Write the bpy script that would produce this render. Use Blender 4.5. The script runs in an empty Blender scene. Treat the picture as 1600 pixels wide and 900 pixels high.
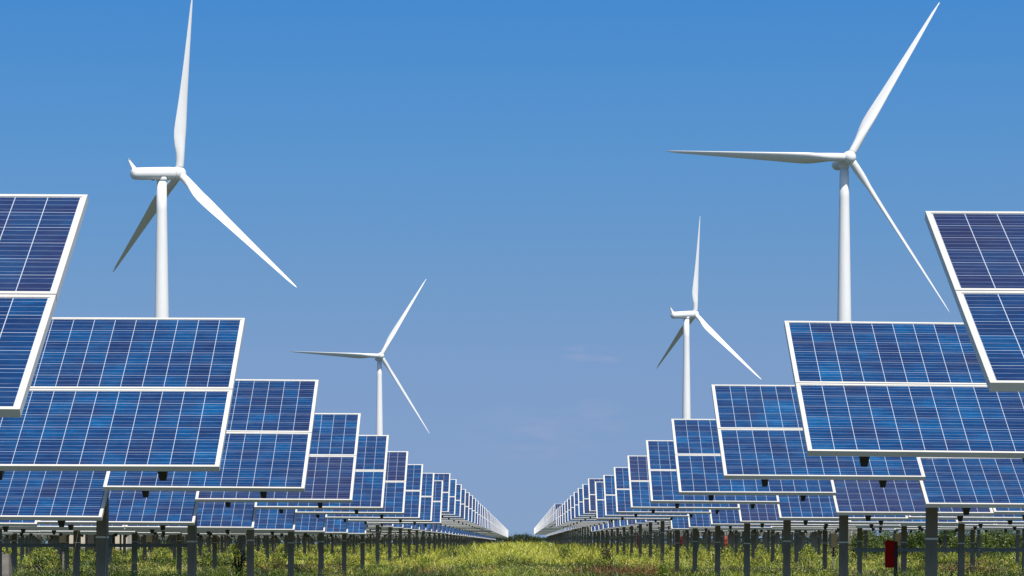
import bpy, bmesh, math, random
import numpy as np
from mathutils import Vector, Matrix

R = math.radians
random.seed(7)
rng = np.random.default_rng(11)
scn = bpy.context.scene
COL = scn.collection

# ------------------------------------------------------------------ camera
F = 3976.0            # focal length in pixels of the 1600 px wide picture
VX, HY = 815.0, 849.0
CZ = 0.9
cam_d = bpy.data.cameras.new("camera")
cam_d.sensor_width = 36.0
cam_d.lens = F / 1600.0 * 36.0
cam_d.shift_x = -(VX - 800.0) / 1600.0
cam_d.shift_y = (HY - 450.0) / 1600.0
cam_d.clip_start = 0.1
cam_d.clip_end = 20000
cam = bpy.data.objects.new("camera", cam_d)
cam.location = (0, 0, CZ)
cam.rotation_euler = (R(90), 0, 0)
COL.objects.link(cam)
scn.camera = cam

# ------------------------------------------------------------------ sky, sun, exposure
SUN_EL, SUN_AZ = 58.0, 24.0       # azimuth to the right of straight behind the camera
w = bpy.data.worlds.new("World")
scn.world = w
w.use_nodes = True
nt = w.node_tree
nt.nodes.clear()
wo = nt.nodes.new("ShaderNodeOutputWorld")
bg = nt.nodes.new("ShaderNodeBackground")
sky = nt.nodes.new("ShaderNodeTexSky")
sky.sky_type = 'NISHITA'
sky.sun_disc = False
sky.sun_elevation = R(SUN_EL)
sky.sun_rotation = R(180 - SUN_AZ)
sky.air_density = 1.0
sky.dust_density = 0.6
sky.ozone_density = 2.5
tc = nt.nodes.new("ShaderNodeTexCoord")
sep = nt.nodes.new("ShaderNodeSeparateXYZ")
nt.links.new(tc.outputs["Generated"], sep.inputs[0])


def wmath(op, a, b=None, clamp=False):
    n = nt.nodes.new("ShaderNodeMath")
    n.operation = op
    n.use_clamp = clamp
    for k, v in enumerate((a, b)):
        if v is None:
            continue
        if isinstance(v, (int, float)):
            n.inputs[k].default_value = v
        else:
            nt.links.new(v, n.inputs[k])
    return n.outputs[0]


comb = nt.nodes.new("ShaderNodeCombineXYZ")
nt.links.new(sep.outputs[0], comb.inputs[0])
nt.links.new(sep.outputs[1], comb.inputs[1])
nt.links.new(wmath('ADD', wmath('MULTIPLY', sep.outputs[2], 1.5), 0.22), comb.inputs[2])
nrm = nt.nodes.new("ShaderNodeVectorMath")
nrm.operation = 'NORMALIZE'
nt.links.new(comb.outputs[0], nrm.inputs[0])
nt.links.new(nrm.outputs[0], sky.inputs[0])
ramp = nt.nodes.new("ShaderNodeValToRGB")       # air colour by height above the horizon
ramp.color_ramp.elements[0].position = 0.0
ramp.color_ramp.elements[0].color = (1.00, 0.95, 0.96, 1)
ramp.color_ramp.elements[1].position = 1.0
ramp.color_ramp.elements[1].color = (0.95, 1.0, 1.0, 1)
for ps, cc in ((0.05, (1.10, 1.05, 1.08)), (0.14, (1.20, 1.22, 1.26)), (0.20, (1.08, 1.30, 1.36)), (0.30, (0.84, 1.39, 1.60)), (0.44, (0.50, 1.34, 1.84))):
    e = ramp.color_ramp.elements.new(ps)
    e.color = (*cc, 1)
nt.links.new(wmath('MULTIPLY', sep.outputs[2], 2.0, True), ramp.inputs[0])
mul = nt.nodes.new("ShaderNodeMixRGB")
mul.blend_type = 'MULTIPLY'
mul.inputs[0].default_value = 1.0
nt.links.new(sky.outputs[0], mul.inputs[1])
nt.links.new(ramp.outputs[0], mul.inputs[2])
# two thin wisps of cloud low in the sky
cn = nt.nodes.new("ShaderNodeTexNoise")
cn.inputs["Scale"].default_value = 9.0
cn.inputs["Detail"].default_value = 5.0
cmap = nt.nodes.new("ShaderNodeMapping")
cmap.inputs["Scale"].default_value = (6, 6, 26)
nt.links.new(tc.outputs["Generated"], cmap.inputs[0])
nt.links.new(cmap.outputs[0], cn.inputs["Vector"])


def blob(px, py, rx, ry):
    dx = (px - VX) / F
    dz = (HY - py) / F
    a = wmath('POWER', wmath('DIVIDE', wmath('SUBTRACT', sep.outputs[0], dx), rx / F), 2.0)
    b = wmath('POWER', wmath('DIVIDE', wmath('SUBTRACT', sep.outputs[2], dz), ry / F), 2.0)
    front = wmath('GREATER_THAN', sep.outputs[1], 0.5)
    s = wmath('SUBTRACT', 1.0, wmath('ADD', a, b), True)
    return wmath('MULTIPLY', s, front)


mask = wmath('MAXIMUM', blob(912, 553, 46, 14), blob(952, 558, 30, 12))
low = wmath('MULTIPLY', wmath('MAXIMUM', blob(840, 680, 130, 55), blob(930, 655, 60, 34)), 0.55)
mask = wmath('MAXIMUM', mask, low)
cl = wmath('MULTIPLY', mask, wmath('MULTIPLY', wmath('SUBTRACT', cn.outputs[0], 0.40, True), 3.0, True))
cmix = nt.nodes.new("ShaderNodeMixRGB")
nt.links.new(wmath('MULTIPLY', cl, 0.28), cmix.inputs[0])
nt.links.new(mul.outputs[0], cmix.inputs[1])
cmix.inputs[2].default_value = (5.2, 4.7, 6.0, 1)
nt.links.new(cmix.outputs[0], bg.inputs[0])
bg.inputs[1].default_value = 0.10
nt.links.new(bg.outputs[0], wo.inputs[0])

sl = bpy.data.lights.new("sun", 'SUN')
sl.energy = 4.9
sl.angle = R(0.53)
sl.color = (1.0, 0.94, 0.84)
so = bpy.data.objects.new("sun", sl)
sdir = Vector((math.sin(R(SUN_AZ)) * math.cos(R(SUN_EL)), -math.cos(R(SUN_AZ)) * math.cos(R(SUN_EL)), math.sin(R(SUN_EL))))
so.rotation_euler = sdir.to_track_quat('Z', 'Y').to_euler()
COL.objects.link(so)

scn.view_settings.view_transform = 'Standard'
scn.view_settings.look = 'None'
scn.view_settings.exposure = 0.1
scn.view_settings.gamma = 1.0
scn.view_settings.use_curve_mapping = False
scn.render.engine = 'CYCLES'
scn.cycles.max_bounces = 6

# ------------------------------------------------------------------ node helpers


class NT:
    def __init__(self, name):
        self.m = bpy.data.materials.new(name)
        self.m.use_nodes = True
        self.t = self.m.node_tree
        self.b = self.t.nodes["Principled BSDF"]

    def n(self, typ, **kw):
        n = self.t.nodes.new(typ)
        for k, v in kw.items():
            setattr(n, k, v)
        return n

    def l(self, a, b):
        self.t.links.new(a, b)

    def math(self, op, a, b=None, c=None, clamp=False):
        n = self.n("ShaderNodeMath", operation=op, use_clamp=clamp)
        for k, v in enumerate((a, b, c)):
            if v is None:
                continue
            if isinstance(v, (int, float)):
                n.inputs[k].default_value = v
            else:
                self.l(v, n.inputs[k])
        return n.outputs[0]

    def mix(self, f, a, b, blend='MIX'):
        n = self.n("ShaderNodeMixRGB", blend_type=blend)
        for k, v in enumerate((f, a, b)):
            if isinstance(v, (int, float)):
                n.inputs[k].default_value = v
            elif isinstance(v, tuple):
                n.inputs[k].default_value = (*v, 1) if len(v) == 3 else v
            else:
                self.l(v, n.inputs[k])
        return n.outputs[0]

    def noise(self, vec, scale, detail=3, rough=0.5, dim='3D'):
        n = self.n("ShaderNodeTexNoise", noise_dimensions=dim)
        n.inputs["Scale"].default_value = scale
        n.inputs["Detail"].default_value = detail
        n.inputs["Roughness"].default_value = rough
        if vec is not None:
            self.l(vec, n.inputs["Vector"])
        return n.outputs[0]

    def mapping(self, vec, scale=(1, 1, 1)):
        n = self.n("ShaderNodeMapping")
        n.inputs["Scale"].default_value = scale
        self.l(vec, n.inputs[0])
        return n.outputs[0]


def simple_mat(name, c1, c2, scale=4.0, rough=0.5, metal=0.0, bump=0.0, stretch=(1, 1, 1), spec=0.5):
    m = NT(name)
    t = m.n("ShaderNodeTexCoord")
    v = m.mapping(t.outputs["Object"], stretch)
    f = m.noise(v, scale, 5, 0.6)
    f = m.math('MULTIPLY', m.math('SUBTRACT', f, 0.32), 2.6, clamp=True)
    m.l(m.mix(f, c1, c2), m.b.inputs["Base Color"])
    m.b.inputs["Roughness"].default_value = rough
    m.b.inputs["Metallic"].default_value = metal
    m.b.inputs["Specular IOR Level"].default_value = spec
    if bump:
        bn = m.n("ShaderNodeBump")
        bn.inputs["Strength"].default_value = bump
        m.l(m.noise(v, scale * 6, 3), bn.inputs["Height"])
        m.l(bn.outputs[0], m.b.inputs["Normal"])
    return m.m


M_frame = simple_mat("frame_metal", (0.60, 0.58, 0.53), (0.67, 0.65, 0.60), 5, 0.42)
M_back = simple_mat("backsheet", (0.62, 0.62, 0.60), (0.70, 0.70, 0.69), 3, 0.6)
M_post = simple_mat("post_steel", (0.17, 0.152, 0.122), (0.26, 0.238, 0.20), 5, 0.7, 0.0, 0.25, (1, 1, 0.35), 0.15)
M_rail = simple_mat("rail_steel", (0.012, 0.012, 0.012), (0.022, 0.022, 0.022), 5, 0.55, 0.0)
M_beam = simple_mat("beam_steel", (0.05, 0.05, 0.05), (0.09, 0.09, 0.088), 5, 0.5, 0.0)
M_band = simple_mat("band_metal", (0.66, 0.64, 0.60), (0.80, 0.78, 0.72), 20, 0.4, 0.0)
M_trunk = simple_mat("trunking_grey", (0.14, 0.145, 0.15), (0.21, 0.215, 0.22), 5, 0.6, spec=0.2)
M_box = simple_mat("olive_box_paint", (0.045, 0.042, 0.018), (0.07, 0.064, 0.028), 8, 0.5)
M_red = simple_mat("red_paint", (0.45, 0.003, 0.004), (0.58, 0.005, 0.006), 6, 0.6, spec=0.12)
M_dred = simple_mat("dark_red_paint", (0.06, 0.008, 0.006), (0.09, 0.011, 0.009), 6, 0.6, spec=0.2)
M_conc = simple_mat("concrete", (0.17, 0.15, 0.13), (0.30, 0.27, 0.24), 6, 0.85, 0, 0.3)
M_plaster = simple_mat("cabin_plaster", (0.55, 0.50, 0.42), (0.68, 0.63, 0.54), 1.2, 0.85, 0, 0.2)
M_dark = simple_mat("dark_opening", (0.02, 0.02, 0.02), (0.04, 0.04, 0.035), 4, 0.7)
M_orange = simple_mat("orange_plastic", (0.20, 0.035, 0.012), (0.28, 0.05, 0.018), 4, 0.45)
M_turb = simple_mat("turbine_white", (0.78, 0.77, 0.75), (0.86, 0.85, 0.83), 0.35, 0.33, 0, 0, (1, 1, 0.25))
M_cable = simple_mat("cable_grey", (0.25, 0.25, 0.24), (0.34, 0.34, 0.33), 9, 0.5)

CELL_U, CELL_V = 0.1580, 0.1553


def cell_material():
    m = NT("polycrystalline_cells")
    uv = m.n("ShaderNodeUVMap")
    uv.uv_map = "UVMap"
    s = m.n("ShaderNodeSeparateXYZ")
    m.l(uv.outputs[0], s.inputs[0])
    info = m.n("ShaderNodeObjectInfo")
    geo = m.n("ShaderNodeNewGeometry")
    cu = m.math('DIVIDE', s.outputs[0], CELL_U)
    cv = m.math('DIVIDE', s.outputs[1], CELL_V)
    fu, fv = m.math('FRACT', cu), m.math('FRACT', cv)
    iu, iv = m.math('FLOOR', cu), m.math('FLOOR', cv)
    # position hash so that every module is different
    sp = m.n("ShaderNodeSeparateXYZ")
    m.l(info.outputs["Location"], sp.inputs[0])
    rnd = m.math('MULTIPLY', info.outputs["Random"], 91.7)
    c = m.n("ShaderNodeCombineXYZ")
    m.l(iu, c.inputs[0]); m.l(iv, c.inputs[1]); m.l(rnd, c.inputs[2])
    wn = m.n("ShaderNodeTexWhiteNoise", noise_dimensions='3D')
    m.l(c.outputs[0], wn.inputs[0])
    # in-cell coordinates offset by module
    off = m.n("ShaderNodeCombineXYZ")
    m.l(m.math('ADD', s.outputs[0], m.math('MULTIPLY', wn.outputs[0], 3.0)), off.inputs[0])
    m.l(s.outputs[1], off.inputs[1])
    m.l(rnd, off.inputs[2])
    streak = m.noise(m.mapping(off.outputs[0], (9, 95, 1)), 1.0, 4, 0.65)
    off2 = m.n("ShaderNodeCombineXYZ")
    m.l(s.outputs[0], off2.inputs[0]); m.l(s.outputs[1], off2.inputs[1]); m.l(rnd, off2.inputs[2])
    cloud = m.noise(m.mapping(off2.outputs[0], (2.2, 3.6, 1)), 1.0, 3, 0.5)
    grain = m.noise(m.mapping(off.outputs[0], (60, 140, 1)), 1.0, 2, 0.6)
    val = m.math('ADD', m.math('MULTIPLY', streak, 1.3), m.math('MULTIPLY', wn.outputs[0], 0.40))
    val = m.math('ADD', val, m.math('MULTIPLY', cloud, 1.1))
    val = m.math('ADD', val, m.math('MULTIPLY_ADD', info.outputs["Random"], 0.12, 0.09))
    val = m.math('ADD', val, m.math('MULTIPLY', m.math('SUBTRACT', grain, 0.5), 0.35))
    val = m.math('MULTIPLY', m.math('SUBTRACT', val, 0.95), 0.80, clamp=True)
    cr = m.n("ShaderNodeValToRGB")
    els = cr.color_ramp.elements
    els[0].position = 0.0; els[0].color = (0.010, 0.018, 0.064, 1)
    els[1].position = 1.0; els[1].color = (0.004, 0.130, 0.33, 1)
    for p, col in ((0.28, (0.006, 0.025, 0.098, 1)), (0.5, (0.004, 0.038, 0.132, 1)), (0.72, (0.002, 0.064, 0.195, 1))):
        q = els.new(p); q.color = col
    m.l(val, cr.inputs[0])
    col = cr.outputs[0]
    # purple cast on a few modules
    pm = m.math('MULTIPLY', m.math('GREATER_THAN', m.math('FRACT', m.math('MULTIPLY', info.outputs["Random"], 17.3)), 0.86), 0.5)
    col = m.mix(pm, col, (0.024, 0.019, 0.062))

    def line(fr, centre, half):
        return m.math('LESS_THAN', m.math('ABSOLUTE', m.math('SUBTRACT', fr, centre)), half)
    bus = m.math('MAXIMUM', line(fv, 0.2, 0.0060), m.math('MAXIMUM', line(fv, 0.5, 0.0075), line(fv, 0.8, 0.0075)))
    brk = m.math('MULTIPLY_ADD', streak, 0.9, 0.15, clamp=True)
    col = m.mix(m.math('MULTIPLY', bus, brk), col, (0.34, 0.42, 0.58))
    gv = m.math('MAXIMUM', line(fu, 0.0, 0.012), line(fu, 1.0, 0.012))
    gh = m.math('MAXIMUM', line(fv, 0.0, 0.012), line(fv, 1.0, 0.012))
    col = m.mix(m.math('MULTIPLY', gh, 0.75), col, (0.46, 0.53, 0.64))
    col = m.mix(gv, col, (0.48, 0.54, 0.64))
    dust = m.noise(m.mapping(off2.outputs[0], (3, 3, 1)), 2.0, 5, 0.7)
    col = m.mix(m.math('MULTIPLY', m.math('SUBTRACT', dust, 0.45, clamp=True), 0.10), col, (0.35, 0.33, 0.28))
    m.l(col, m.b.inputs["Base Color"])
    m.b.inputs["Roughness"].default_value = 0.22
    m.b.inputs["IOR"].default_value = 1.45
    return m.m


M_cell = cell_material()

# ------------------------------------------------------------------ mesh helpers


class MB:
    """collects boxes, tubes and sheets into one mesh"""

    def __init__(self):
        self.bm = bmesh.new()
        self.uv = self.bm.loops.layers.uv.new("UVMap")

    def hexa(self, pts, mi=0):
        v = [self.bm.verts.new(p) for p in pts]
        for q in ((0, 3, 2, 1), (4, 5, 6, 7), (0, 1, 5, 4), (1, 2, 6, 5), (2, 3, 7, 6), (3, 0, 4, 7)):
            f = self.bm.faces.new([v[i] for i in q])
            f.material_index = mi
        return v

    def box(self, x0, x1, y0, y1, z0, z1, mi=0, T=None):
        p = [(x0, y0, z0), (x1, y0, z0), (x1, y1, z0), (x0, y1, z0), (x0, y0, z1), (x1, y0, z1), (x1, y1, z1), (x0, y1, z1)]
        if T:
            p = [T(*q) for q in p]
        return self.hexa(p, mi)

    def quad(self, pts, uvs=None, mi=0):
        f = self.bm.faces.new([self.bm.verts.new(p) for p in pts])
        f.material_index = mi
        if uvs:
            for lo, u in zip(f.loops, uvs):
                lo[self.uv].uv = u
        return f

    def rings(self, rings, cap0=True, cap1=True, mi=0, smooth=True):
        vs = [[self.bm.verts.new(p) for p in r] for r in rings]
        n = len(vs[0])
        for a, b in zip(vs, vs[1:]):
            for i in range(n):
                f = self.bm.faces.new((a[i], a[(i + 1) % n], b[(i + 1) % n], b[i]))
                f.smooth = smooth
                f.material_index = mi
        if cap0:
            self.bm.faces.new(list(reversed(vs[0]))).material_index = mi
        if cap1:
            self.bm.faces.new(vs[-1]).material_index = mi

    def tube(self, p0, p1, r0, r1=None, n=12, mi=0):
        p0, p1 = Vector(p0), Vector(p1)
        r1 = r0 if r1 is None else r1
        d = (p1 - p0).normalized()
        x = d.orthogonal().normalized()
        y = d.cross(x)
        rs = []
        for p, r in ((p0, r0), (p1, r1)):
            rs.append([p + (x * math.cos(2 * math.pi * i / n) + y * math.sin(2 * math.pi * i / n)) * r for i in range(n)])
        self.rings(rs, mi=mi)

    def mesh(self, name, *mats):
        me = bpy.data.meshes.new(name)
        bmesh.ops.recalc_face_normals(self.bm, faces=self.bm.faces[:])
        self.bm.to_mesh(me)
        self.bm.free()
        for mt in mats:
            me.materials.append(mt)
        return me


def link(name, me, parent=None, loc=(0, 0, 0), **props):
    o = bpy.data.objects.new(name, me)
    COL.objects.link(o)
    o.location = loc
    if parent:
        o.parent = parent
    for k, v in props.items():
        o[k] = v
    return o


def thing(name, label, category, loc, group=None, me=None):
    o = bpy.data.objects.new(name, me)
    COL.objects.link(o)
    o.location = loc
    o["label"] = label
    o["category"] = category
    if group:
        o["group"] = group
    return o


# ------------------------------------------------------------------ ground
def vnoise(x, y, seed=0):
    """smooth value noise, vectorised"""
    x = np.asarray(x, float); y = np.asarray(y, float)
    xi = np.floor(x).astype(np.int64); yi = np.floor(y).astype(np.int64)
    fx, fy = x - xi, y - yi
    fx = fx * fx * (3 - 2 * fx); fy = fy * fy * (3 - 2 * fy)

    def h(a, b):
        n = (a * 374761393 + b * 668265263 + seed * 144665) & 0x7fffffff
        n = ((n ^ (n >> 13)) * 1274126177) & 0x7fffffff
        return ((n ^ (n >> 16)) & 0xffff) / 65535.0
    return (h(xi, yi) * (1 - fx) + h(xi + 1, yi) * fx) * (1 - fy) + (h(xi, yi + 1) * (1 - fx) + h(xi + 1, yi + 1) * fx) * fy


def gz(x, y):
    base = np.interp(y, [0, 61, 66, 72, 78, 200, 420, 20000], [0.0, 0.0, 0.05, 0.14, 0.20, 0.48, 0.68, 0.70])
    amp = np.clip(1.0 - np.asarray(y) / 500.0, 0, 1) * 0.20
    return base + (vnoise(np.asarray(x) * 0.35, np.asarray(y) * 0.35, 3) - 0.5) * amp


def build_ground():
    ys = np.concatenate([[-400, -120, -40], np.arange(-10, 40, 2.0), np.arange(40, 130, 0.6), np.arange(130, 450, 4.0), np.geomspace(460, 14000, 22)])
    xs = np.concatenate([-np.geomspace(9000, 60, 14), np.arange(-48, -20, 2.0), np.arange(-20, 20.1, 0.6), np.arange(22, 50, 2.0), np.geomspace(60, 9000, 14)])
    X, Y = np.meshgrid(xs, ys)
    Z = gz(X, Y)
    co = np.stack([X, Y, Z], -1).reshape(-1, 3)
    nx, ny = len(xs), len(ys)
    idx = np.arange(nx * ny).reshape(ny, nx)
    fa = np.stack([idx[:-1, :-1], idx[:-1, 1:], idx[1:, 1:], idx[1:, :-1]], -1).reshape(-1, 4)
    me = bpy.data.meshes.new("ground")
    me.from_pydata(co.tolist(), [], fa.tolist())
    me.shade_smooth()
    m = NT("meadow_soil")
    g = m.n("ShaderNodeNewGeometry")
    big = m.noise(g.outputs["Position"], 0.35, 5, 0.6)
    fine = m.noise(g.outputs["Position"], 6.0, 4, 0.7)
    c = m.mix(m.math('MULTIPLY', m.math('SUBTRACT', big, 0.35), 3.0, clamp=True), (0.060, 0.075, 0.012), (0.115, 0.105, 0.024))
    c = m.mix(m.math('MULTIPLY', m.math('SUBTRACT', fine, 0.5), 3.0, clamp=True), c, (0.085, 0.062, 0.032))
    sp = m.n("ShaderNodeSeparateXYZ")
    m.l(g.outputs["Position"], sp.inputs[0])
    away = m.math('MULTIPLY', m.math('SUBTRACT', sp.outputs[1], 440.0), 0.02, clamp=True)
    c = m.mix(away, c, (0.045, 0.058, 0.035))       # land beyond the solar field, darkened to cut olive bounce onto the turbines
    m.l(c, m.b.inputs["Base Color"])
    m.b.inputs["Roughness"].default_value = 0.95
    bn = m.n("ShaderNodeBump")
    bn.inputs["Distance"].default_value = 0.2
    m.l(fine, bn.inputs["Height"])
    m.l(bn.outputs[0], m.b.inputs["Normal"])
    me.materials.append(m.m)
    link("ground", me, kind="structure")


build_ground()

# ------------------------------------------------------------------ wind turbines


def blade_mesh(L):
    """span along local Z, trailing edge towards +X"""
    mb = MB()
    S = [0, .02, .05, .09, .13, .17, .21, .26, .32, .4, .5, .6, .7, .8, .88, .94, .98, 1.0]
    chord = np.interp(S, [0, .04, .09, .15, .21, .27, .4, .6, .8, .94, 1], [1.75, 1.75, 2.05, 2.75, 3.05, 2.9, 2.3, 1.6, 1.0, .58, .16])
    thick = np.interp(S, [0, .04, .09, .15, .21, .3, .5, 1], [1.0, 1.0, .72, .46, .36, .29, .22, .16])
    blend = np.interp(S, [0, .04, .15, 1], [0, 0, 1, 1])
    twist = np.interp(S, [0, .1, .3, .6, 1], [16, 14, 8, 3, 0])
    N = 20
    rings = []
    for s, c, t, b, tw in zip(S, chord, thick, blend, twist):
        r = []
        ang = R(-tw)
        for i in range(N):
            th = 2 * math.pi * i / N
            xc = 0.5 * (1 - math.cos(th))         # 0 leading .. 1 trailing
            yt = 5 * t * (0.2969 * math.sqrt(xc) - 0.126 * xc - 0.3516 * xc ** 2 + 0.2843 * xc ** 3 - 0.1036 * xc ** 4)
            ya = yt if th < math.pi else -yt * 0.8
            xa = xc - 0.30
            xq, yq = -0.5 * math.cos(th), 0.5 * math.sin(th)
            x = (xq * (1 - b) + xa * b) * c
            y = (yq * (1 - b) + ya * b) * c
            r.append((x * math.cos(ang) - y * math.sin(ang), x * math.sin(ang) + y * math.cos(ang), s * L))
        rings.append(r)
    mb.rings(rings)
    return mb.mesh("blade", M_turb)


def lathe(mb, prof, axis, origin, n=32):
    """prof: (distance along axis, radius)"""
    a = Vector(axis).normalized()
    x = Vector((0, 0, 1)).cross(a).normalized() if abs(a.z) < 0.9 else Vector((1, 0, 0))
    y = a.cross(x)
    rs = []
    for d, r in prof:
        rs.append([Vector(origin) + a * d + (x * math.cos(2 * math.pi * i / n) + y * math.sin(2 * math.pi * i / n)) * r for i in range(n)])
    mb.rings(rs)


def turbine(label, D, hub_px, px_per_m, n2, overhang, nac_len, blades, beta, r_top, r_base, fin):
    s = px_per_m
    n = Vector((n2[0], n2[1], 0.09)).normalized()          # main shaft tilted up a little
    hub = Vector(((hub_px[0] - VX) / s, D, CZ + (HY - hub_px[1]) / s))
    tower = Vector((hub.x, hub.y, 0)) - Vector((n.x, n.y, 0)) * overhang
    gzv = float(gz(tower.x, tower.y))
    root = thing("wind_turbine", label, "wind turbine", (tower.x, tower.y, gzv), "white three bladed wind turbines behind the solar field")
    hz = hub.z - gzv
    mb = MB()
    top = hz - 1.35 - 0.09 * overhang
    N = 40
    rings = []
    for k in range(13):
        t = k / 12
        z = -0.3 + (top + 0.3) * t
        r = r_base + (r_top - r_base) * t
        rings.append([(r * math.cos(2 * math.pi * i / N), r * math.sin(2 * math.pi * i / N), z) for i in range(N)])
    mb.rings(rings)
    tw = link("tower", mb.mesh("tower", M_turb), root)
    mb = MB()
    lathe(mb, [(top - 0.35, r_top + 0.02), (top - 0.3, r_top + 0.09), (top + 0.10, r_top + 0.11), (top + 0.45, r_top + 0.16)], (0, 0, 1), (0, 0, 0), 40)
    link("yaw_ring", mb.mesh("yaw_ring", M_turb), tw)
    hub_l = Vector((n.x * overhang, n.y * overhang, hz))
    # nacelle : rounded capsule from behind the hub to the rear
    mb = MB()
    r = 1.4
    prof = [(-nac_len, 0.25), (-nac_len + 0.08, 0.75), (-nac_len + 0.35, 1.12), (-nac_len + 0.9, 1.28), (-nac_len + 2.5, 1.34),
            (-5, 1.40), (-2.4, 1.42), (-1.55, 1.38), (-1.45, 1.30)]
    lathe(mb, prof, n, hub_l, 36)
    nac = link("nacelle", mb.mesh("nacelle", M_turb), root)
    mb = MB()
    side = n.cross(Vector((0, 0, 1)))
    base = hub_l - n * (nac_len - 0.75)

    def T(a, b, c):
        # a across, b forward, c up with backward rake
        return base + side * a + n * (b - c * 0.62) + Vector((0, 0, 1)) * (c + 0.9)
    wv, hv = 0.16, (2.2 if fin else 1.0)
    pts = [T(-wv, -.55, 0), T(wv, -.55, 0), T(wv, .75, 0), T(-wv, .75, 0), T(-wv * .6, -.28, hv), T(wv * .6, -.28, hv), T(wv * .6, .12, hv), T(-wv * .6, .12, hv)]
    mb.hexa(pts)
    mb.box(-0.22, 0.22, -0.32, 0.14, hv, hv + 0.10, 0, T)
    link("tail_fin", mb.mesh("tail_fin", M_turb), nac)
    mb = MB()
    b2 = hub_l - n * (nac_len * 0.55) - Vector((0, 0, 1.34))
    mb.tube(b2 + Vector((0, 0, 0.1)), b2 - Vector((0, 0, 0.12)), 0.3, n=14)
    link("vent", mb.mesh("vent", M_dark), nac)
    # hub with rounded nose
    mb = MB()
    lathe(mb, [(-1.38, 1.22), (-1.2, 1.38), (-0.4, 1.5), (0.5, 1.42), (1.0, 1.15), (1.35, 0.75), (1.5, 0.25)], n, hub_l, 36)
    hb = link("hub", mb.mesh("hub", M_turb), root)
    hub_w = Vector((tower.x, tower.y, gzv)) + hub_l
    for tip, Lm, way in blades:
        d = Vector(((tip[0] - VX) / F, 1.0, (HY - tip[1]) / F)).normalized()
        m = hub_w - Vector((0, 0, CZ))
        tm = m.dot(d)
        q = Lm * Lm - (m.length_squared - tm * tm)
        tt = tm + way * math.sqrt(max(q, 0.0))
        v = d * tt - m
        Lm = v.length
        a = v.normalized()
        tdir = a.cross(n).normalized() * -1
        c = (tdir * math.cos(R(beta)) - n * math.sin(R(beta)))
        c = (c - a * c.dot(a)).normalized()
        y = a.cross(c)
        M = Matrix((c, y, a)).transposed().to_4x4()
        M.translation = hub_l + a * 0.9
        bl = link("blade", blade_mesh(Lm - 0.9), root)
        bl.matrix_local = M
    return root


S1 = 7.14
TW = (0.81, 0.59)
turbine("large white wind turbine at left, its tower rising behind the second left panel table", F / S1, (280, 271), S1, TW, 4.3, 11.7,
        [((301, -8), 39.0, 1), ((464, 449), 42, -1), ((177, 425), 42, 1)], 75, 1.05, 2.35, True)
turbine("smaller distant white wind turbine on the right, side on, behind the right panel rows", F / (S1 * .57), (1086, 491), S1 * .57, TW, 4.3, 11.7,
        [((1094, 338), 37.5, 1), ((1190, 593), 42, -1), ((1026, 576), 42, 1)], 75, 1.05, 2.35, True)
TN = (0.26, -0.966)
turbine("large white wind turbine at right seen from the front, one blade pointing level left", F / S1, (1327, 246), S1, TN, 2.9, 7.8,
        [((1468, 4), 40.5, 1), ((1041, 236), 41.5, -1), ((1485, 490), 41.5, 1)], 42, 1.0, 2.3, False)
turbine("smaller distant white wind turbine left of centre seen from the front", F / (S1 * .505), (595, 556), S1 * .505, TN, 2.9, 7.8,
        [((666, 436), 40.5, 1), ((453, 549), 40.8, -1), ((672, 679), 41.5, 1)], 42, 1.0, 2.3, False)

# ------------------------------------------------------------------ solar tables
PITCH, D0 = 7.0, 1.53
MW, MH, GAP = 1.956, 0.992, 0.009
STEP = 1.965
INNER = {-1: 2.12, 1: 1.956}
TILT = {-1: 35.6, 1: 29.6}
POSTX = {-1: 4.23, 1: 4.13}
NROWS = 57


def row_y(i):
    return (i + D0) * PITCH


def zb(side, i, k):
    if side < 0:
        if i < 9:
            z = 0.545 + (0 if k == 0 else -0.29)
        else:
            z = 0.915 + (0 if k == 0 else -0.36)
    else:
        z = 0.645 if i < 9 else 0.945
        if i >= 20:
            z += 0.45
        if k:
            z -= 0.26
    h = ((i * 37 + k * 91 + (side + 1) * 13) % 17) / 17.0 - 0.5
    return CZ + z + h * 0.022


def table_frame_T(side):
    """slope coords (x across, s up-slope, h out of the face) -> table local (origin at table centre on the ground)"""
    t = R(TILT[side])
    ct, st = math.cos(t), math.sin(t)
    mid = (2 * MH + GAP) * ct / 2

    def T(x, s, h):
        return (x, s * ct - h * st - mid, s * st + h * ct)
    return T


def frame_parts(mb, x0, x1, s0, s1, T, mi=0):
    fw, fd, lip = 0.022, 0.042, 0.0
    mb.box(x0, x1, s0, s0 + fw, -fd, 0, mi, T)
    mb.box(x0, x1, s1 - fw, s1, -fd, 0, mi, T)
    mb.box(x0, x0 + fw, s0 + fw, s1 - fw, -fd, 0, mi, T)
    mb.box(x1 - fw, x1, s0 + fw, s1 - fw, -fd, 0, mi, T)


def cell_sheet(mb, x0, x1, s0, s1, T, mc=0, mbk=1):
    fw = 0.022
    a0, a1, b0, b1 = x0 + fw, x1 - fw, s0 + fw, s1 - fw
    mg = 0.009
    z = -0.004
    # white margin just below the glass line, cells 1.5 mm above it
    mb.quad([T(a0, b0, z - .0015), T(a1, b0, z - .0015), T(a1, b1, z - .0015), T(a0, b1, z - .0015)], None, mbk)
    mb.quad([T(a0, b0, z - .006), T(a0, b1, z - .006), T(a1, b1, z - .006), T(a1, b0, z - .006)], None, mbk)
    c0, c1, d0, d1 = a0 + mg, a1 - mg, b0 + 0.004, b1 - 0.004
    U, V = CELL_U * 12 - 0.0001, CELL_V * 6 - 0.0001
    mb.quad([T(c0, d0, z), T(c1, d0, z), T(c1, d1, z), T(c0, d1, z)], [(0.0001, 0.0001), (U, 0.0001), (U, V), (0.0001, V)], mc)


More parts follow.
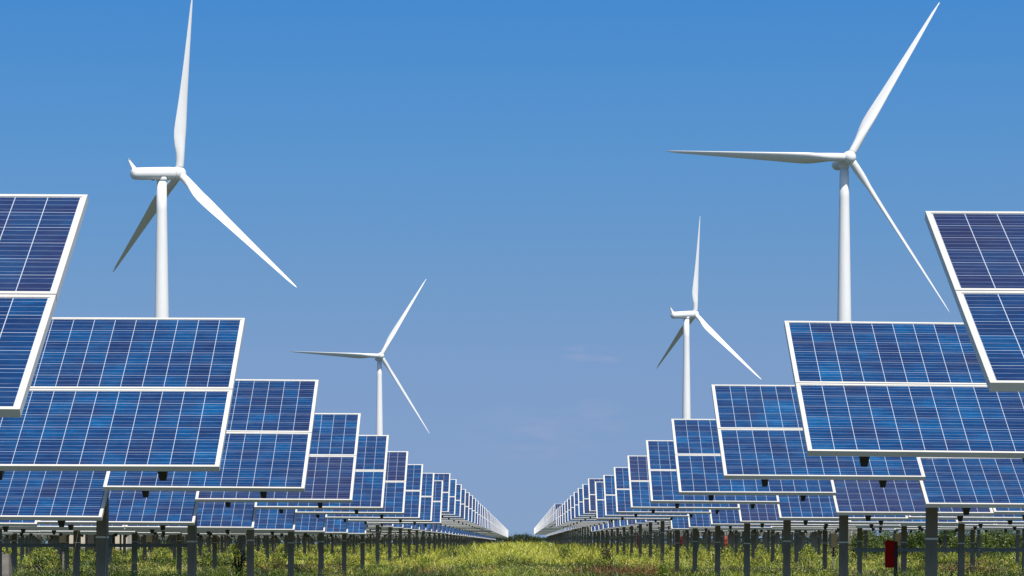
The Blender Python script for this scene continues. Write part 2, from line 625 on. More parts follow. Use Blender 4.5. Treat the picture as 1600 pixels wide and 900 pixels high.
MESH = {}
for side in (-1, 1):
    T = table_frame_T(side)
    for j in (0, 1):
        s0 = j * (MH + GAP)
        mb = MB(); frame_parts(mb, -MW / 2, MW / 2, s0, s0 + MH, T)
        MESH[side, 'frame', j] = mb.mesh("solar_panel", M_frame)
        mb = MB(); cell_sheet(mb, -MW / 2, MW / 2, s0, s0 + MH, T)
        # outward faces must look up: keep winding by recalculation-free check
        me = mb.mesh("cells", M_cell, M_back)
        MESH[side, 'cells', j] = me
    for q, xr in enumerate((-0.575, 0.575)):
        mb = MB()
        L = 2 * MH + GAP
        p = []
        for s in (0.012, L - 0.012):
            p.append([T(xr - .034, s, -.0425), T(xr + .034, s, -.0425), T(xr + .024, s, -.130), T(xr - .024, s, -.130)])
        mb.hexa(p[0] + p[1])
        MESH[side, 'rail', q] = mb.mesh("rail", M_rail)
    mb = MB()
    cm = T(0, (2 * MH + GAP) * 0.5, -0.135 - 0.062)
    mb.box(-STEP / 2, STEP / 2, cm[1] - .05, cm[1] + .05, cm[2] - .06, cm[2] + .06)
    MESH[side, 'beam'] = mb.mesh("crossbeam", M_beam)
    mb = MB()
    ends = (-STEP / 2, 0.70) if side < 0 else (-0.70, STEP / 2)
    mb.box(*ends, cm[1] - .05, cm[1] + .05, cm[2] - .06, cm[2] + .06)
    MESH[side, 'beam_end'] = mb.mesh("crossbeam", M_beam)
    MESH[side, 'beam_z'] = cm[2] - .06
    MESH[side, 'beam_y'] = cm[1]
    # junction box + clips seen as small bright bolts under the joint
    mb = MB()
    for xx in (-MW / 2 + 0.02, MW / 2 - 0.02):
        pt = Vector(T(xx, -0.001, -0.030))
        mb.tube(pt, pt + Vector((0, -0.012, -0.004)), 0.009, n=8)
    MESH[side, 'bolts'] = mb.mesh("bolt", M_band)

post_cache = {}


def post_mesh(h, below=0.35):
    key = round(h, 2)
    if key not in post_cache:
        mb = MB()
        wd, dp, th = 0.108, 0.10, 0.007
        mb.box(-wd / 2, wd / 2, -dp / 2, -dp / 2 + th, -below, h)           # web facing the aisle mouth
        mb.box(-wd / 2, -wd / 2 + th, -dp / 2 + th, dp / 2, -below, h)
        mb.box(wd / 2 - th, wd / 2, -dp / 2 + th, dp / 2, -below, h)
        mb.box(-wd / 2 + th, -wd / 2 + 0.025, dp / 2 - th, dp / 2, -below, h)
        mb.box(wd / 2 - 0.025, wd / 2 - th, dp / 2 - th, dp / 2, -below, h)
        mb.box(-wd / 2 - 0.012, wd / 2 + 0.012, -dp / 2 - 0.010, dp / 2, h, h + 0.012)
        post_cache[key] = mb.mesh("post", M_post)
    return post_cache[key]


mb = MB()
mb.box(-0.058, 0.058, -0.0575, -0.0505, -0.009, 0.009)
mb.box(-0.058, -0.0545, -0.0505, 0.045, -0.009, 0.009)
mb.box(0.0545, 0.058, -0.0505, 0.045, -0.009, 0.009)
BAND = mb.mesh("band", M_band)

ORD = ["front", "second", "third", "fourth", "fifth", "sixth", "seventh", "eighth", "ninth", "tenth", "eleventh", "twelfth",
       "thirteenth", "fourteenth", "fifteenth", "sixteenth", "seventeenth", "eighteenth", "nineteenth"]
TENS = {2: "twenty", 3: "thirty", 4: "forty", 5: "fifty"}
TENTH = {2: "twentieth", 3: "thirtieth", 4: "fortieth", 5: "fiftieth"}


def ordn(i):          # i = 0 -> front
    if i < len(ORD):
        return ORD[i]
    n = i + 1
    if n % 10 == 0:
        return TENTH[n // 10]
    first = "first" if n % 10 == 1 else ORD[n % 10 - 1]
    return TENS[n // 10] + "-" + first


ADJ = {(-1, 0): (0.0, -1.1, 0.3, 0.036), (-1, 1): (0.010, 0.6, 0.2, 0.0), (1, 1): (0.020, 2.3, 0.6, -0.015), (1, 0): (0.008, -1.1, 0.3, 0.026)}


def table(side, i, k):
    adj = ADJ.get((side, i))
    if adj is None:
        hr = random.Random(i * 131 + k * 17 + side)
        adj = (0.0, hr.uniform(-0.45, 0.45), 0.3 + hr.uniform(-0.12, 0.12), 0.0)
    xc = side * (INNER[side] + MW / 2 + STEP * k) + adj[0]
    yb = row_y(i)
    t = R(TILT[side])
    yc = yb + (2 * MH + GAP) * math.cos(t) / 2
    g = float(gz(xc, yc))
    z = zb(side, i, k) + adj[3]
    sd = "left" if side < 0 else "right"
    if k == 0:
        lab = f"raised blue solar table with white frames edging the grass aisle, {sd} side, {ordn(i)} row"
    else:
        lab = f"lower blue solar table {'next to' if k == 1 else ordn(k) + ' out from'} the raised one, {sd} side, {ordn(i)} row"
    root = thing("solar_table", lab, "solar panel", (xc, yc, g), "two panel solar tables in rows either side of the aisle")
    root.rotation_euler = (0, R(adj[2]), 0)
    dz = z - g
    dl = R(adj[1])
    mid = (2 * MH + GAP) * math.cos(t) / 2
    off = (0, -mid * (1 - math.cos(dl)), dz + mid * math.sin(dl))

    def tilted(o):
        o.location = off
        o.rotation_euler = (dl, 0, 0)
        return o
    for j in (0, 1):
        fo = tilted(link("solar_panel", MESH[side, 'frame', j], root))
        link("cells", MESH[side, 'cells', j], fo)
    if i < 30:
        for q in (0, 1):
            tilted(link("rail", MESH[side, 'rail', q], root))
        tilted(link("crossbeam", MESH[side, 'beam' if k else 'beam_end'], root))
    if k % 2 == 0:
        px = side * (POSTX[side] + STEP * k) - xc
        h = dz + MESH[side, 'beam_z'] - 0.014
        h += 0.9 * math.sin(dl)
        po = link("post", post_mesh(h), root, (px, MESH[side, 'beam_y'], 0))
        if i < 16:
            link("band", BAND, po, (0, 0, CZ + 0.03 - g + (0.28 if i >= 9 else 0) + ((i * 7 + k * 5) % 5 - 2) * 0.012))
        # cantilever stub so that the post carries the beam end
        mb = stub.get((side))
        link("bracket", mb, po, (0, 0, h + 0.012))
        if (side, i, k) in ((-1, 2, 0), (-1, 3, 0)):
            m2 = MB()
            m2.tube((0.03, -0.056, -0.2), (0.048, -0.056, h * 0.55), 0.0045, n=6)
            m2.tube((0.048, -0.056, h * 0.55), (0.048, -0.056, h), 0.0045, n=6)
            link("cable", m2.mesh("cable", M_cable), po)
    return root


stub = {}
for side in (-1, 1):
    mb = MB()
    mb.box(-0.30, 0.30, -0.04, 0.04, 0.0, 0.05)
    mb.box(-0.05, 0.05, -0.045, 0.045, 0.0, 0.09)
    stub[side] = mb.mesh("bracket", M_beam)


def visible(side, i, k):
    xc = side * (INNER[side] + MW / 2 + STEP * k)
    s = F / row_y(i)
    x = VX + xc * s
    if not (-STEP / 2 * s - 10 < x < 1600 + STEP / 2 * s + 10):
        return False
    if side > 0 and i >= 13 and abs(xc) > 0.128 * row_y(i):      # field ends at the shrubs there
        return False
    if side < 0 and i in (21, 22) and -34 < xc < -24:
        return True
    return True


cands = []
for side in (-1, 1):
    for i in range(NROWS):
        for k in range(0, 60):
            if visible(side, i, k):
                cands.append((0 if k == 0 else 1, i + (0 if k <= 1 else 2), k, side, i))
cands.sort()
main, rest = cands[:300], cands[300:]
for _, _, k, side, i in main:
    table(side, i, k)

# everything farther out: one mass
mb = MB()
for _, _, k, side, i in rest:
    xc = side * (INNER[side] + MW / 2 + STEP * k)
    T0 = table_frame_T(side)
    t = R(TILT[side])
    yc = row_y(i) + (2 * MH + GAP) * math.cos(t) / 2
    z = zb(side, i, k)

    def T(x, s, h, T0=T0, xc=xc, yc=yc, z=z):
        p = T0(x, s, h)
        return (p[0] + xc, p[1] + yc, p[2] + z)
    for j in (0, 1):
        s0 = j * (MH + GAP)
        mb.box(-MW / 2, MW / 2, s0, s0 + MH, -0.042, -0.006, 0, T)
        a0, a1, b0, b1 = -MW / 2 + .03, MW / 2 - .03, s0 + .03, s0 + MH - .03
        u0 = (k * 7 + i * 3) % 9 * 0
        mb.quad([T(a0, b0, 0), T(a1, b0, 0), T(a1, b1, 0), T(a0, b1, 0)], [(0, 0), (CELL_U * 12, 0), (CELL_U * 12, CELL_V * 6), (0, CELL_V * 6)], 1)
    for xr in (-.575, .575):
        mb.box(xr - .035, xr + .035, 0.01, 2 * MH, -0.13, -0.043, 2, T)
    if k % 2 == 0:
        g = float(gz(xc, yc))
        px = side * (POSTX[side] + STEP * k)
        mb.box(px - .054, px + .054, yc - .05, yc + .05, g - .3, z + 0.3, 3)
if rest:
    link("solar_field", mb.mesh("solar_field", M_frame, M_cell, M_rail, M_post), None, kind="stuff",
         label="far rows of blue solar tables filling the field beyond the near ones", category="solar panels")

# ------------------------------------------------------------------ small equipment
def at(px, py, D):
    return Vector(((px - VX) * D / F, D, CZ + (HY - py) * D / F))


def post_y(side, i):
    return row_y(i) + (2 * MH + GAP) * math.cos(R(TILT[side])) / 2 + MESH[side, 'beam_y']


# cable trunking fixed to the front of the posts of one row
for side, x0, x1, zc in ((-1, -16.6, -6.9, CZ - 0.045), (1, 7.0, 16.3, CZ - 0.14)):
    y = post_y(side, 6) - 0.052
    mb = MB()
    xs = np.linspace(x0, x1, 4)
    for a, b in zip(xs, xs[1:]):
        mb.box(a + .002, b - .002, y - 0.07, y, zc - 0.034, zc + 0.034)
        mb.box(a + .002, b - .002, y - 0.076, y + .000, zc + 0.0345, zc + 0.040)
    for a in xs[1:-1]:
        mb.box(a - .05, a + .05, y - 0.080, y - 0.0765, zc - 0.045, zc + 0.045)
    me = mb.mesh("cable_trunking", M_trunk)
    o = thing("cable_trunking", ("grey horizontal cable trunking fixed across the posts under the left panels" if side < 0 else
              "grey horizontal cable trunking fixed across the posts under the right panels"), "cable trunking", (0, 0, 0), me=me)


def junction_box(label, x, y, zc, wd, ht, stand=True):
    g = float(gz(x, y))
    root = thing("junction_box", label, "junction box", (x, y, g), "olive electrical boxes under the panels")
    z = zc - g
    mb = MB(); mb.box(-wd / 2, wd / 2, -.06, .06, z - ht / 2, z + ht / 2)
    bmesh.ops.bevel(mb.bm, geom=mb.bm.edges[:], offset=0.008, segments=2, affect='EDGES')
    body = link("enclosure", mb.mesh("enclosure", M_box), root)
    mb = MB(); mb.box(-wd / 2 + .015, wd / 2 - .015, -.068, -.0605, z - ht / 2 + .015, z + ht / 2 - .015)
    d = link("door", mb.mesh("door", M_box), root)
    mb = MB(); mb.box(wd / 2 - .035, wd / 2 - .022, -.078, -.0685, z - .03, z + .03)
    link("handle", mb.mesh("handle", M_dark), d)
    mb = MB(); mb.box(-.02, .02, .0605, .10, -.2, z + ht / 2 + .05)
    link("support", mb.mesh("support", M_post), root)
    mb = MB()
    for q in (-.03, 0, .03):
        mb.tube((q, 0, z - ht / 2 - 0.0), (q * 1.2, .03, z - ht / 2 - .22), .008, n=6)
    link("cable", mb.mesh("cable", M_dark), root)


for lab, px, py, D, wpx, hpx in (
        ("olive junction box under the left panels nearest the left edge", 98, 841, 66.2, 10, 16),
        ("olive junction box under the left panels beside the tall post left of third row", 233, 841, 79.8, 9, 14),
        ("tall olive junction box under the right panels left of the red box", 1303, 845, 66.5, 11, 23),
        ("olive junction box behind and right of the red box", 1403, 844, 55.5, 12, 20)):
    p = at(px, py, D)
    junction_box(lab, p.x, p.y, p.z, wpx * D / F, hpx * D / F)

# red cabinet on a dark post
D = 47.5
p = at(1390, 866, D)
g = float(gz(p.x, D))
root = thing("red_cabinet", "tall narrow red metal cabinet on a dark post among the grass at right", "cabinet", (p.x, D, g))
zc, wd, ht = p.z - g, 13.4 * D / F, 42 * D / F
mb = MB(); mb.box(-wd / 2, wd / 2, -.075, .075, zc - ht / 2, zc + ht / 2)
bmesh.ops.bevel(mb.bm, geom=mb.bm.edges[:], offset=0.008, segments=2, affect='EDGES')
link("enclosure", mb.mesh("enclosure", M_red), root)
mb = MB(); mb.box(-wd / 2 + .012, wd / 2 - .012, -.083, -.0755, zc - ht / 2 + .015, zc + ht / 2 - .015)
dd = link("door", mb.mesh("door", M_red), root)
mb = MB(); mb.box(wd / 2 - .034, wd / 2 - .024, -.093, -.0835, zc - .05, zc + .05)
link("handle", mb.mesh("handle", M_dark), dd)
mb = MB(); mb.box(wd / 2 + .002, wd / 2 + .065, -.03, .06, -.2, zc + ht / 2 - .01)
link("post", mb.mesh("post", M_rail), root)

# concrete plinth at the left edge
D = 46
p = at(3, 866, D)
g = float(gz(p.x, D))
root = thing("concrete_plinth", "weathered square concrete plinth with a round cap at the left edge of the grass", "plinth", (p.x, D, g))
mb = MB()
hz = p.z - g
mb.box(-.19, .16, -.17, .17, -.15, hz)
bmesh.ops.bevel(mb.bm, geom=mb.bm.edges[:], offset=0.012, segments=2, affect='EDGES')
link("block", mb.mesh("block", M_conc), root)
mb = MB()
lathe(mb, [(hz, .055), (hz + .03, .055), (hz + .05, .035), (hz + .055, .01)], (0, 0, 1), (0.0, 0, 0), 16)
link("cap", mb.mesh("cap", M_conc), root)

# concrete cabin far behind the left rows
Dc = 161.5
x0, x1 = at(106, 0, Dc).x, at(199, 0, Dc).x
xc = (x0 + x1) / 2
g = float(gz(xc, Dc + 1))
root = thing("concrete_cabin", "small pale concrete equipment cabin far behind the left panel rows", "cabin", (xc, Dc + 1.1, g))
hw = (x1 - x0) / 2
mb = MB()
for a, b in ((-hw, -hw + 1.25), (-hw + 2.0, -hw + 2.25), (-hw + 2.5, -hw + 2.75), (-hw + 3.0, hw)):
    mb.box(a, b, -1.1, -0.98, -.2, 2.3)
for a, b in ((-hw + 1.25, -hw + 2.0), (-hw + 2.25, -hw + 2.5), (-hw + 2.75, -hw + 3.0)):
    mb.box(a + .001, b - .001, -1.1, -0.98, 1.9, 2.3)
mb.box(-hw, -hw + .12, -0.979, 1.1, -.2, 2.3)
mb.box(hw - .12, hw, -0.979, 1.1, -.2, 2.3)
mb.box(-hw + .121, hw - .121, .98, 1.1, -.2, 2.3)
link("wall", mb.mesh("wall", M_plaster), root)
mb = MB(); mb.box(-hw - .12, hw + .12, -1.25, 1.2, 2.302, 2.42)
link("roof", mb.mesh("roof", M_conc), root)
mb = MB(); mb.box(-hw + 1.27, -hw + 1.98, -1.03, -.99, -.2, 1.88)
link("door", mb.mesh("door", M_dark), root)

# orange and red things far under the right rows
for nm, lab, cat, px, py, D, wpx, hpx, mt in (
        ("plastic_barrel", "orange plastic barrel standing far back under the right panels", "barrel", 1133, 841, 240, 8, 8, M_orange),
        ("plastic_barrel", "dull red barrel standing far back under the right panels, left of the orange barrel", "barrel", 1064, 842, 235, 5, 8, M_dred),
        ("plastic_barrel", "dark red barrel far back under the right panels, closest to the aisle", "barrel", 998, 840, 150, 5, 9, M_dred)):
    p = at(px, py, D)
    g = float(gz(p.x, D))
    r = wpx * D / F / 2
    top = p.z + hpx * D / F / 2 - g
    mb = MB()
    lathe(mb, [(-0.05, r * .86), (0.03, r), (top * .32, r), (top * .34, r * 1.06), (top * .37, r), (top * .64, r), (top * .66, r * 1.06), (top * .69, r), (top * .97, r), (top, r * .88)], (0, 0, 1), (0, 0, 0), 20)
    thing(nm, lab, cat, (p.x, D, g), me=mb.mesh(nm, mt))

# ------------------------------------------------------------------ vegetation
def leaf_material(name, trans=0.35):
    m = NT(name)
    m.t.nodes.remove(m.b)
    out = m.t.nodes["Material Output"]
    at_ = m.n("ShaderNodeAttribute")
    at_.attribute_name = "tone"
    geo = m.n("ShaderNodeNewGeometry")
    d = m.n("ShaderNodeBsdfDiffuse")
    tr_ = m.n("ShaderNodeBsdfTranslucent")
    gl = m.n("ShaderNodeBsdfGlossy")
    gl.inputs["Roughness"].default_value = 0.45
    gl.inputs["Color"].default_value = (1, 1, 1, 1)
    var = m.noise(geo.outputs["Position"], 3.0, 3, 0.6)
    c = m.mix(m.math('MULTIPLY', var, 0.5), at_.outputs["Color"], (0.5, 0.5, 0.5), 'MULTIPLY')
    c2 = m.mix(1.0, c, (1.15, 1.1, 0.6), 'MULTIPLY')
    m.l(c, d.inputs["Color"]); m.l(c2, tr_.inputs["Color"])
    mx = m.n("ShaderNodeMixShader")
    mx.inputs[0].default_value = trans
    m.l(d.outputs[0], mx.inputs[1]); m.l(tr_.outputs[0], mx.inputs[2])
    m2 = m.n("ShaderNodeMixShader")
    m2.inputs[0].default_value = 0.035
    m.l(mx.outputs[0], m2.inputs[1]); m.l(gl.outputs[0], m2.inputs[2])
    m.l(m2.outputs[0], out.inputs[0])
    return m.m


M_grass = leaf_material("grass_blades")
M_leaf = leaf_material("leaves", 0.25)


def mesh_np(name, co, faces_tri, tone, mat):
    me = bpy.data.meshes.new(name)
    nv, nf = len(co), len(faces_tri)
    me.vertices.add(nv)
    me.vertices.foreach_set("co", np.ascontiguousarray(co, np.float32).ravel())
    me.loops.add(nf * 3)
    me.loops.foreach_set("vertex_index", np.ascontiguousarray(faces_tri, np.int32).ravel())
    me.polygons.add(nf)
    me.polygons.foreach_set("loop_start", np.arange(0, nf * 3, 3, dtype=np.int32))
    me.polygons.foreach_set("loop_total", np.full(nf, 3, np.int32))
    me.update(calc_edges=True)
    a = me.color_attributes.new("tone", 'FLOAT_COLOR', 'POINT')
    t4 = np.concatenate([tone, np.ones((nv, 1))], 1).astype(np.float32)
    a.data.foreach_set("color", t4.ravel())
    me.materials.append(mat)
    return me


PAL = {
    'deep': (0.038, 0.080, 0.010), 'green': (0.16, 0.245, 0.020), 'lime': (0.34, 0.42, 0.050),
    'yellow': (0.60, 0.58, 0.080), 'straw': (0.66, 0.52, 0.19), 'brown': (0.32, 0.13, 0.060), 'pale': (0.62, 0.62, 0.26),
}
P = np.array([PAL[k] for k in ('deep', 'green', 'lime', 'yellow', 'straw', 'brown', 'pale')])
P[[2, 3, 4, 6]] *= 1.22


def patch_weights(x, y):
    n1 = vnoise(x * 0.45 + 9, y * 0.30, 5) * .6 + vnoise(x * 1.1, y * 0.9, 15) * .4
    n2 = vnoise(x * 0.9, y * 0.7 + 4, 6)
    n3 = vnoise(x * 0.33 + 3, y * 0.28 + 8, 8) * .7 + vnoise(x * 1.2, y * 1.2, 18) * .3
    n4 = vnoise(x * 1.7, y * 1.5, 9)
    aisle = np.exp(-(x / 7.0) ** 2)
    far = np.clip((y - 73) / 12, 0, 1) * np.clip((300 - y) / 100, 0.2, 1)
    near = np.clip((64 - y) / 8, 0, 1)
    bank = np.exp(-((y - 67) / 5.0) ** 2)
    st = lambda n, a, b: np.clip((n - a) / (b - a), 0, 1)
    w = np.zeros((len(x), 7))
    w[:, 0] = 3.2 * st(n1, .50, .62) + 0.5 * near + 1.5 * st(n4, .66, .8) + 0.04
    w[:, 1] = 0.45 + 0.9 * near + 0.6 * st(n1, .45, .6)
    w[:, 2] = 0.45 + 2.4 * far * aisle + 1.0 * st(1 - n1, .5, .65)
    w[:, 3] = 0.22 + 6.0 * far * aisle * st(n2, .15, .4) + 1.6 * st(n2, .55, .75) * (1 - near)
    w[:, 4] = 0.12 + 1.3 * bank * st(n4, .25, .6)
    w[:, 5] = 0.03 + 5.0 * st(n3, .60, .70) * (0.15 + bank) * (1 - near)
    w[:, 6] = 0.12 + 1.2 * bank * st(1 - n3, .5, .7)
    w = (w / w.sum(1, keepdims=True)) ** 2.0
    return w / w.sum(1, keepdims=True)


def pick_tone(x, y):
    w = patch_weights(x, y)
    c = np.cumsum(w, 1)
    k = (rng.random(len(x))[:, None] > c).sum(1).clip(0, 6)
    col = P[k] * 0.8 + (w @ P) * 0.2
    col = col * (0.72 + 0.55 * rng.random(len(x)))[:, None]
    return col, k


def sample_xy(n, y0, y1, power, half=0.215, pad=5.0):
    u = rng.random(n)
    q = 1.0 - power
    y = (y0 ** q + u * (y1 ** q - y0 ** q)) ** (1 / q)
    x = (rng.random(n) * 2 - 1) * (half * y + pad)
    return x, y


def height_field(x, y):
    n = vnoise(x * 1.3, y * 1.3, 21) * .6 + vnoise(x * 0.45, y * 0.4, 23) * .4
    h = 0.08 + 0.30 * np.clip((n - .2) / .7, 0, 1) ** 1.6
    tall = np.clip((y - 84) / 30, 0, 1) * np.exp(-(x / 5.5) ** 2)
    return h + 0.42 * tall * vnoise(x * 0.9, y * 0.5, 22)


def build_grass():
    # tuft centres
    nt_ = 70000
    tx, ty = sample_xy(nt_, 44, 430, 1.75)
    keep = rng.random(nt_) < 0.30 + 1.1 * vnoise(tx * 1.3, ty * 1.3, 21)
    tx, ty = tx[keep], ty[keep]
    nt_ = len(tx)
    col, k = pick_tone(tx, ty)
    per = 6
    x = np.repeat(tx, per); y = np.repeat(ty, per)
    spread = np.repeat(0.05 + 0.0006 * ty, per)
    x = x + rng.normal(0, 1, len(x)) * spread
    y = y + rng.normal(0, 1, len(y)) * spread
    c = np.repeat(col, per, 0) * (0.8 + 0.4 * rng.random(len(x)))[:, None]
    H = np.repeat(height_field(tx, ty) * (0.6 + 0.8 * rng.random(nt_)), per) * (0.6 + 0.5 * rng.random(len(x)))
    W = np.maximum(0.011, y * 0.00020) * (0.7 + 0.8 * rng.random(len(x)))
    ang = rng.normal(0, 0.9, len(x))
    ux, uy = np.cos(ang) * W / 2, np.sin(ang) * W / 2
    la = rng.random(len(x)) * 2 * np.pi
    lean = H * (0.25 + 0.85 * rng.random(len(x)))
    dx, dy = np.cos(la) * lean, np.sin(la) * lean
    z = gz(x, y) - 0.02
    n = len(x)
    co = np.zeros((n, 5, 3))
    co[:, 0] = np.stack([x - ux, y - uy, z], 1)
    co[:, 1] = np.stack([x + ux, y + uy, z], 1)
    co[:, 2] = np.stack([x + ux * .8 + dx * .35, y + uy * .8 + dy * .35, z + H * .6], 1)
    co[:, 3] = np.stack([x - ux * .8 + dx * .35, y - uy * .8 + dy * .35, z + H * .6], 1)
    co[:, 4] = np.stack([x + dx, y + dy, z + H], 1)
    b = (np.arange(n) * 5)[:, None, None]
    fa = (b + np.array([[0, 1, 2], [0, 2, 3], [3, 2, 4]])[None]).reshape(-1, 3)
    tone = np.repeat(c, 5, 0)
    me = mesh_np("grass", co.reshape(-1, 3), fa, tone, M_grass)
    link("grass", me, None, kind="stuff", label="rough green and yellow meadow grass between and under the panel rows", category="grass")


def build_weeds():
    # leafy weeds and seed heads : many small leaves on invisible-thin stems
    nw = 30000
    tx, ty = sample_xy(nw, 48, 300, 1.9)
    col, k = pick_tone(tx, ty)
    keep = (vnoise(tx * 0.9, ty * 0.8, 31) > 0.42)
    tx, ty, col = tx[keep], ty[keep], col[keep]
    per = 16
    n = len(tx) * per
    hh = np.repeat(0.12 + 0.36 * vnoise(tx * 0.8, ty * 0.7, 33) ** 1.6, per)
    t = rng.random(n) ** 0.7
    rad = (0.05 + 0.13 * np.sin(np.clip(t, 0, 1) * np.pi * .8 + .4)) * (0.5 + rng.random(n))
    a = rng.random(n) * 2 * np.pi
    x = np.repeat(tx, per) + np.cos(a) * rad
    y = np.repeat(ty, per) + np.sin(a) * rad
    z = gz(np.repeat(tx, per), np.repeat(ty, per)) + hh * t
    sz = np.maximum(0.014, y * 0.00024) * (0.6 + 0.9 * rng.random(n))
    a1 = rng.random(n) * 2 * np.pi
    el = rng.random(n) * 1.4 - 0.3
    d1 = np.stack([np.cos(a1) * np.cos(el), np.sin(a1) * np.cos(el), np.sin(el)], 1) * sz[:, None]
    r2 = rng.normal(0, 1, (n, 3))
    d2 = np.cross(d1, r2)
    d2 = d2 / np.linalg.norm(d2, axis=1, keepdims=True) * sz[:, None] * 0.42
    p = np.stack([x, y, z], 1)
    co = np.stack([p - d1, p + d2, p + d1, p - d2], 1).reshape(-1, 3)
    b = (np.arange(n) * 4)[:, None, None]
    fa = (b + np.array([[0, 1, 2], [0, 2, 3]])[None]).reshape(-1, 3)
    c = np.repeat(col, per, 0) * (0.82 + 0.36 * rng.random(n))[:, None]
    seed = (rng.random(n) < 0.07) & (t > 0.75)
    c[seed] = np.array([0.50, 0.50, 0.34])
    me = mesh_np("weeds", co, fa, np.repeat(c, 4, 0), M_leaf)
    link("weeds", me, None, kind="stuff", label="leafy weeds and pale seed heads growing through the meadow grass", category="weeds")


build_grass()
build_weeds()

BARK = simple_mat("bark", (0.05, 0.035, 0.02), (0.10, 0.07, 0.04), 10, 0.9)


def foliage(n, shape, size, c1, c2, seed):
    """shape(rng) -> point ; leaves gathered in clumps"""
    r = np.random.default_rng(seed)
    nc = max(8, n // 40)
    cen = shape(r, nc)
    idx = r.integers(0, nc, n)
    p = cen[idx] + r.normal(0, 1, (n, 3)) * size * 2.6
    ctone = r.random(nc)
    f = np.clip(ctone[idx] * 0.7 + r.random(n) * 0.3, 0, 1)[:, None]
    col = np.array(c1) * (1 - f) + np.array(c2) * f
    a = r.normal(0, 1, (n, 3)); a /= np.linalg.norm(a, axis=1, keepdims=True)
    b = np.cross(a, r.normal(0, 1, (n, 3))); b /= np.linalg.norm(b, axis=1, keepdims=True)
    s = (size * (0.6 + 0.8 * r.random(n)))[:, None]
    co = np.stack([p - a * s, p + b * s * .45, p + a * s, p - b * s * .45], 1).reshape(-1, 3)
    k = (np.arange(n) * 4)[:, None, None]
    fa = (k + np.array([[0, 1, 2], [0, 2, 3]])[None]).reshape(-1, 3)
    return mesh_np("foliage", co, fa, np.repeat(col, 4, 0), M_leaf)


def dome(w, d, h, z0=0.1):
    def f(r, n):
        u = r.normal(0, 1, (n, 3)); u /= np.linalg.norm(u, axis=1, keepdims=True)
        u *= (r.random((n, 1)) ** 0.4)
        u[:, 2] = np.abs(u[:, 2])
        return u * np.array([w / 2, d / 2, h]) + np.array([0, 0, z0])
    return f


def bush(label, cat, x, y, w, d, h, size, n, c1, c2, seed, group=None, name="bush"):
    g = float(gz(x, y))
    root = thing(name, label, cat, (x, y, g - 0.03), group)
    link("foliage", foliage(n, dome(w, d, h * 0.86), size, c1, c2, seed), root)
    r = random.Random(seed)
    mb = MB()
    for q in range(6):
        a = r.random() * 6.28
        mb.tube((0.04 * math.cos(a) * w, 0.04 * math.sin(a) * w, -0.1), (math.cos(a) * w * .3, math.sin(a) * d * .3, h * (0.5 + 0.35 * r.random())), 0.02 * h + .004, 0.006 * h + .002, n=6)
    link("stem", mb.mesh("stem", BARK), root)
    return root


# bushes closing the end of the aisle
for lab, px, top, wpx, D in (
        ("dark green bush closing the far end of the aisle, tallest at the middle", 822, 831.5, 24, 432),
        ("dark green bush at the far end of the aisle, left of the tallest one", 806, 834, 20, 428),
        ("dark green bush at the far end of the aisle, low against the left rows", 793, 838, 20, 426),
        ("green bush at the far end of the aisle, right of the tallest one", 837, 836, 20, 430)):
    s = F / D
    x = (px - VX) / s
    g = float(gz(x, D))
    h = CZ + (HY - top) / s - g
    bush(lab, "bush", x, D, wpx / s, 2.4, h, 0.085, 2600, (0.018, 0.040, 0.010), (0.060, 0.085, 0.020), int(px), "bushes at the far end of the aisle")
# low far wood that closes the horizon on both sides
n = 24000
rr = np.random.default_rng(5)
xx = (rr.random(n) * 2 - 1) * 115
yy = 436 + rr.random(n) * 5
hh = 1.6 * (0.5 + 0.6 * vnoise(xx * .3, yy * 0, 40))
zz = gz(xx, yy) + rr.random(n) ** .8 * hh
p = np.stack([xx, yy, zz], 1)
a = rr.normal(0, 1, (n, 3)); a /= np.linalg.norm(a, axis=1, keepdims=True)
b = np.cross(a, rr.normal(0, 1, (n, 3))); b /= np.linalg.norm(b, axis=1, keepdims=True)
s = (0.22 * (0.6 + 0.8 * rr.random(n)))[:, None]
co = np.stack([p - a * s, p + b * s * .5, p + a * s, p - b * s * .5], 1).reshape(-1, 3)
k = (np.arange(n) * 4)[:, None, None]
fa = (k + np.array([[0, 1, 2], [0, 2, 3]])[None]).reshape(-1, 3)
tone = np.repeat(np.array([[0.03, 0.055, 0.014]]) * (0.5 + 1.2 * rr.random(n))[:, None], 4, 0)
link("far_thicket", mesh_np("far_thicket", co, fa, tone, M_leaf), None, kind="stuff", label="low dark thicket along the horizon behind the solar field", category="thicket")

# shrubs beyond the right hand rows
sc = [(1352, 818, 40, 112), (1392, 817, 44, 116), (1432, 818, 40, 111), (1478, 816, 50, 114), (1520, 817, 48, 112), (1562, 816, 50, 115), (1600, 817, 50, 113)]
ords = ["leftmost of seven", "second from left of seven", "third from left of seven", "middle of seven, fourth from left", "fifth from left of seven", "sixth from left of seven", "rightmost of seven"]
for (px, top, wpx, D), od in zip(sc, ords):
    s = F / D
    x = (px - VX) / s
    g = float(gz(x, D))
    bush(f"bright green shrub behind the right panel posts, {od}", "shrub", x, D, wpx / s * 1.3, 1.6, CZ + (HY - top) / s - g, 0.05, 5000,
         (0.05, 0.10, 0.02), (0.17, 0.22, 0.04), int(px), "green shrubs beyond the right hand posts", "shrub")

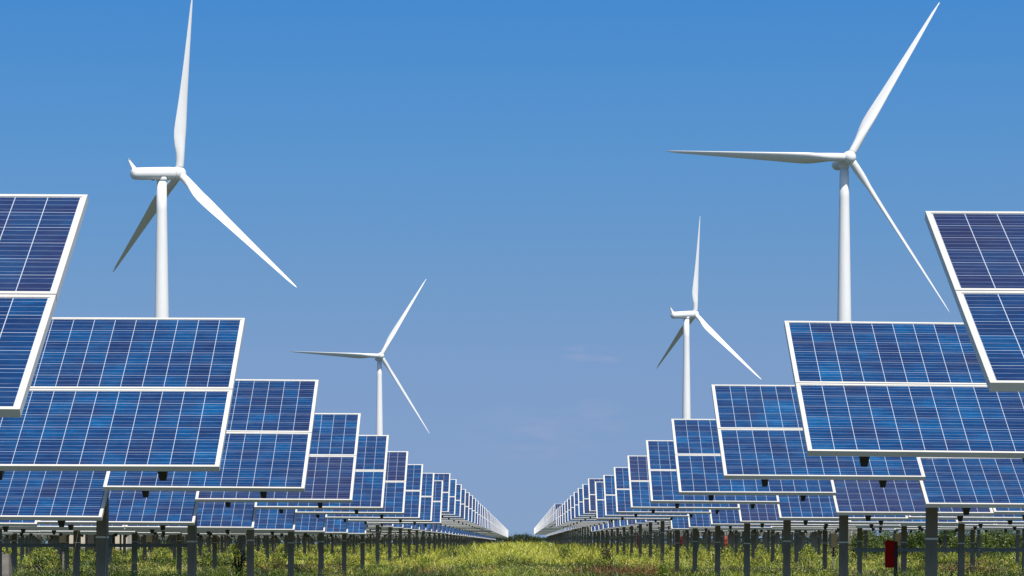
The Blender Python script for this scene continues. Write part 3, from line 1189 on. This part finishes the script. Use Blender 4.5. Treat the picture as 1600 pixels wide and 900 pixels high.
# single plants one can point at
for lab, px, top, wpx, D, c1, c2, nm in (
        ("dark leafy bush at the foot of a post just right of the aisle", 947, 842, 16, 85, (0.012, 0.028, 0.008), (0.035, 0.06, 0.015), "bush"),
        ("dark green sapling bush between two posts of the left rows", 372, 842, 28, 62, (0.020, 0.045, 0.010), (0.06, 0.09, 0.02), "bush"),
        ("dark bush beside the dark post at the left edge", 62, 872, 26, 50, (0.014, 0.034, 0.008), (0.05, 0.08, 0.018), "bush"),
        ("dark green clump left of the bright yellow grass in the aisle", 704, 855, 30, 92, (0.022, 0.05, 0.010), (0.06, 0.11, 0.02), "bush"),
        ("dark green clump right of the bright yellow grass in the aisle", 884, 856, 26, 92, (0.025, 0.06, 0.010), (0.07, 0.12, 0.02), "bush"),
        ("tall lime green bush in the gap of the left posts", 436, 853, 34, 60, (0.10, 0.16, 0.02), (0.24, 0.29, 0.03), "bush"),
        ("bright lime weed in the aisle grass right of centre", 1037, 884, 10, 58, (0.16, 0.24, 0.03), (0.32, 0.38, 0.05), "weed_plant")):
    s = F / D
    x = (px - VX) / s
    g = float(gz(x, D))
    bush(lab, nm.replace("_", " "), x, D, wpx / s, wpx / s, max(0.2, CZ + (HY - top) / s - g), 0.022, 1300, c1, c2, int(px) + 3, None, nm)


def sprout(label, px, top, D, lean, c, leaf, seed):
    s = F / D
    x = (px - VX) / s
    g = float(gz(x, D))
    h = CZ + (HY - top) / s - g
    root = thing("weed_plant", label, "plant", (x, D, g - .02))
    mb = MB()
    mb.tube((0, 0, -0.05), (lean * h * .5, 0, h * .5), .007, .005, 6)
    mb.tube((lean * h * .5, 0, h * .5), (lean * h, 0, h), .005, .002, 6)
    link("stem", mb.mesh("stem", BARK), root)
    r = np.random.default_rng(seed)
    n = 46
    t = 0.15 + 0.85 * r.random(n)
    a = r.random(n) * 6.28
    base = np.stack([lean * h * t, np.zeros(n), h * t], 1)
    L = leaf * (0.6 + .6 * r.random(n)) * (1.25 - t * .6)
    d = np.stack([np.cos(a), np.sin(a), 0.35 + .3 * r.random(n)], 1)
    side = np.stack([-np.sin(a), np.cos(a), np.zeros(n)], 1)
    co = np.stack([base, base + d * L[:, None] * .5 + side * L[:, None] * .24, base + d * L[:, None], base + d * L[:, None] * .5 - side * L[:, None] * .24], 1).reshape(-1, 3)
    k = (np.arange(n) * 4)[:, None, None]
    fa = (k + np.array([[0, 1, 2], [0, 2, 3]])[None]).reshape(-1, 3)
    tone = np.repeat(np.array([c]) * (0.7 + .6 * r.random(n))[:, None], 4, 0)
    link("leaves", mesh_np("leaves", co, fa, tone, M_leaf), root)


sprout("bright lime sprout with broad leaves in front of the dark post at far left", 71, 874, 36, 0.03, (0.26, 0.36, 0.03), 0.07, 1)
sprout("dark leaning weed beside the thick post at right", 1474, 871, 36, 0.22, (0.010, 0.022, 0.006), 0.06, 2)
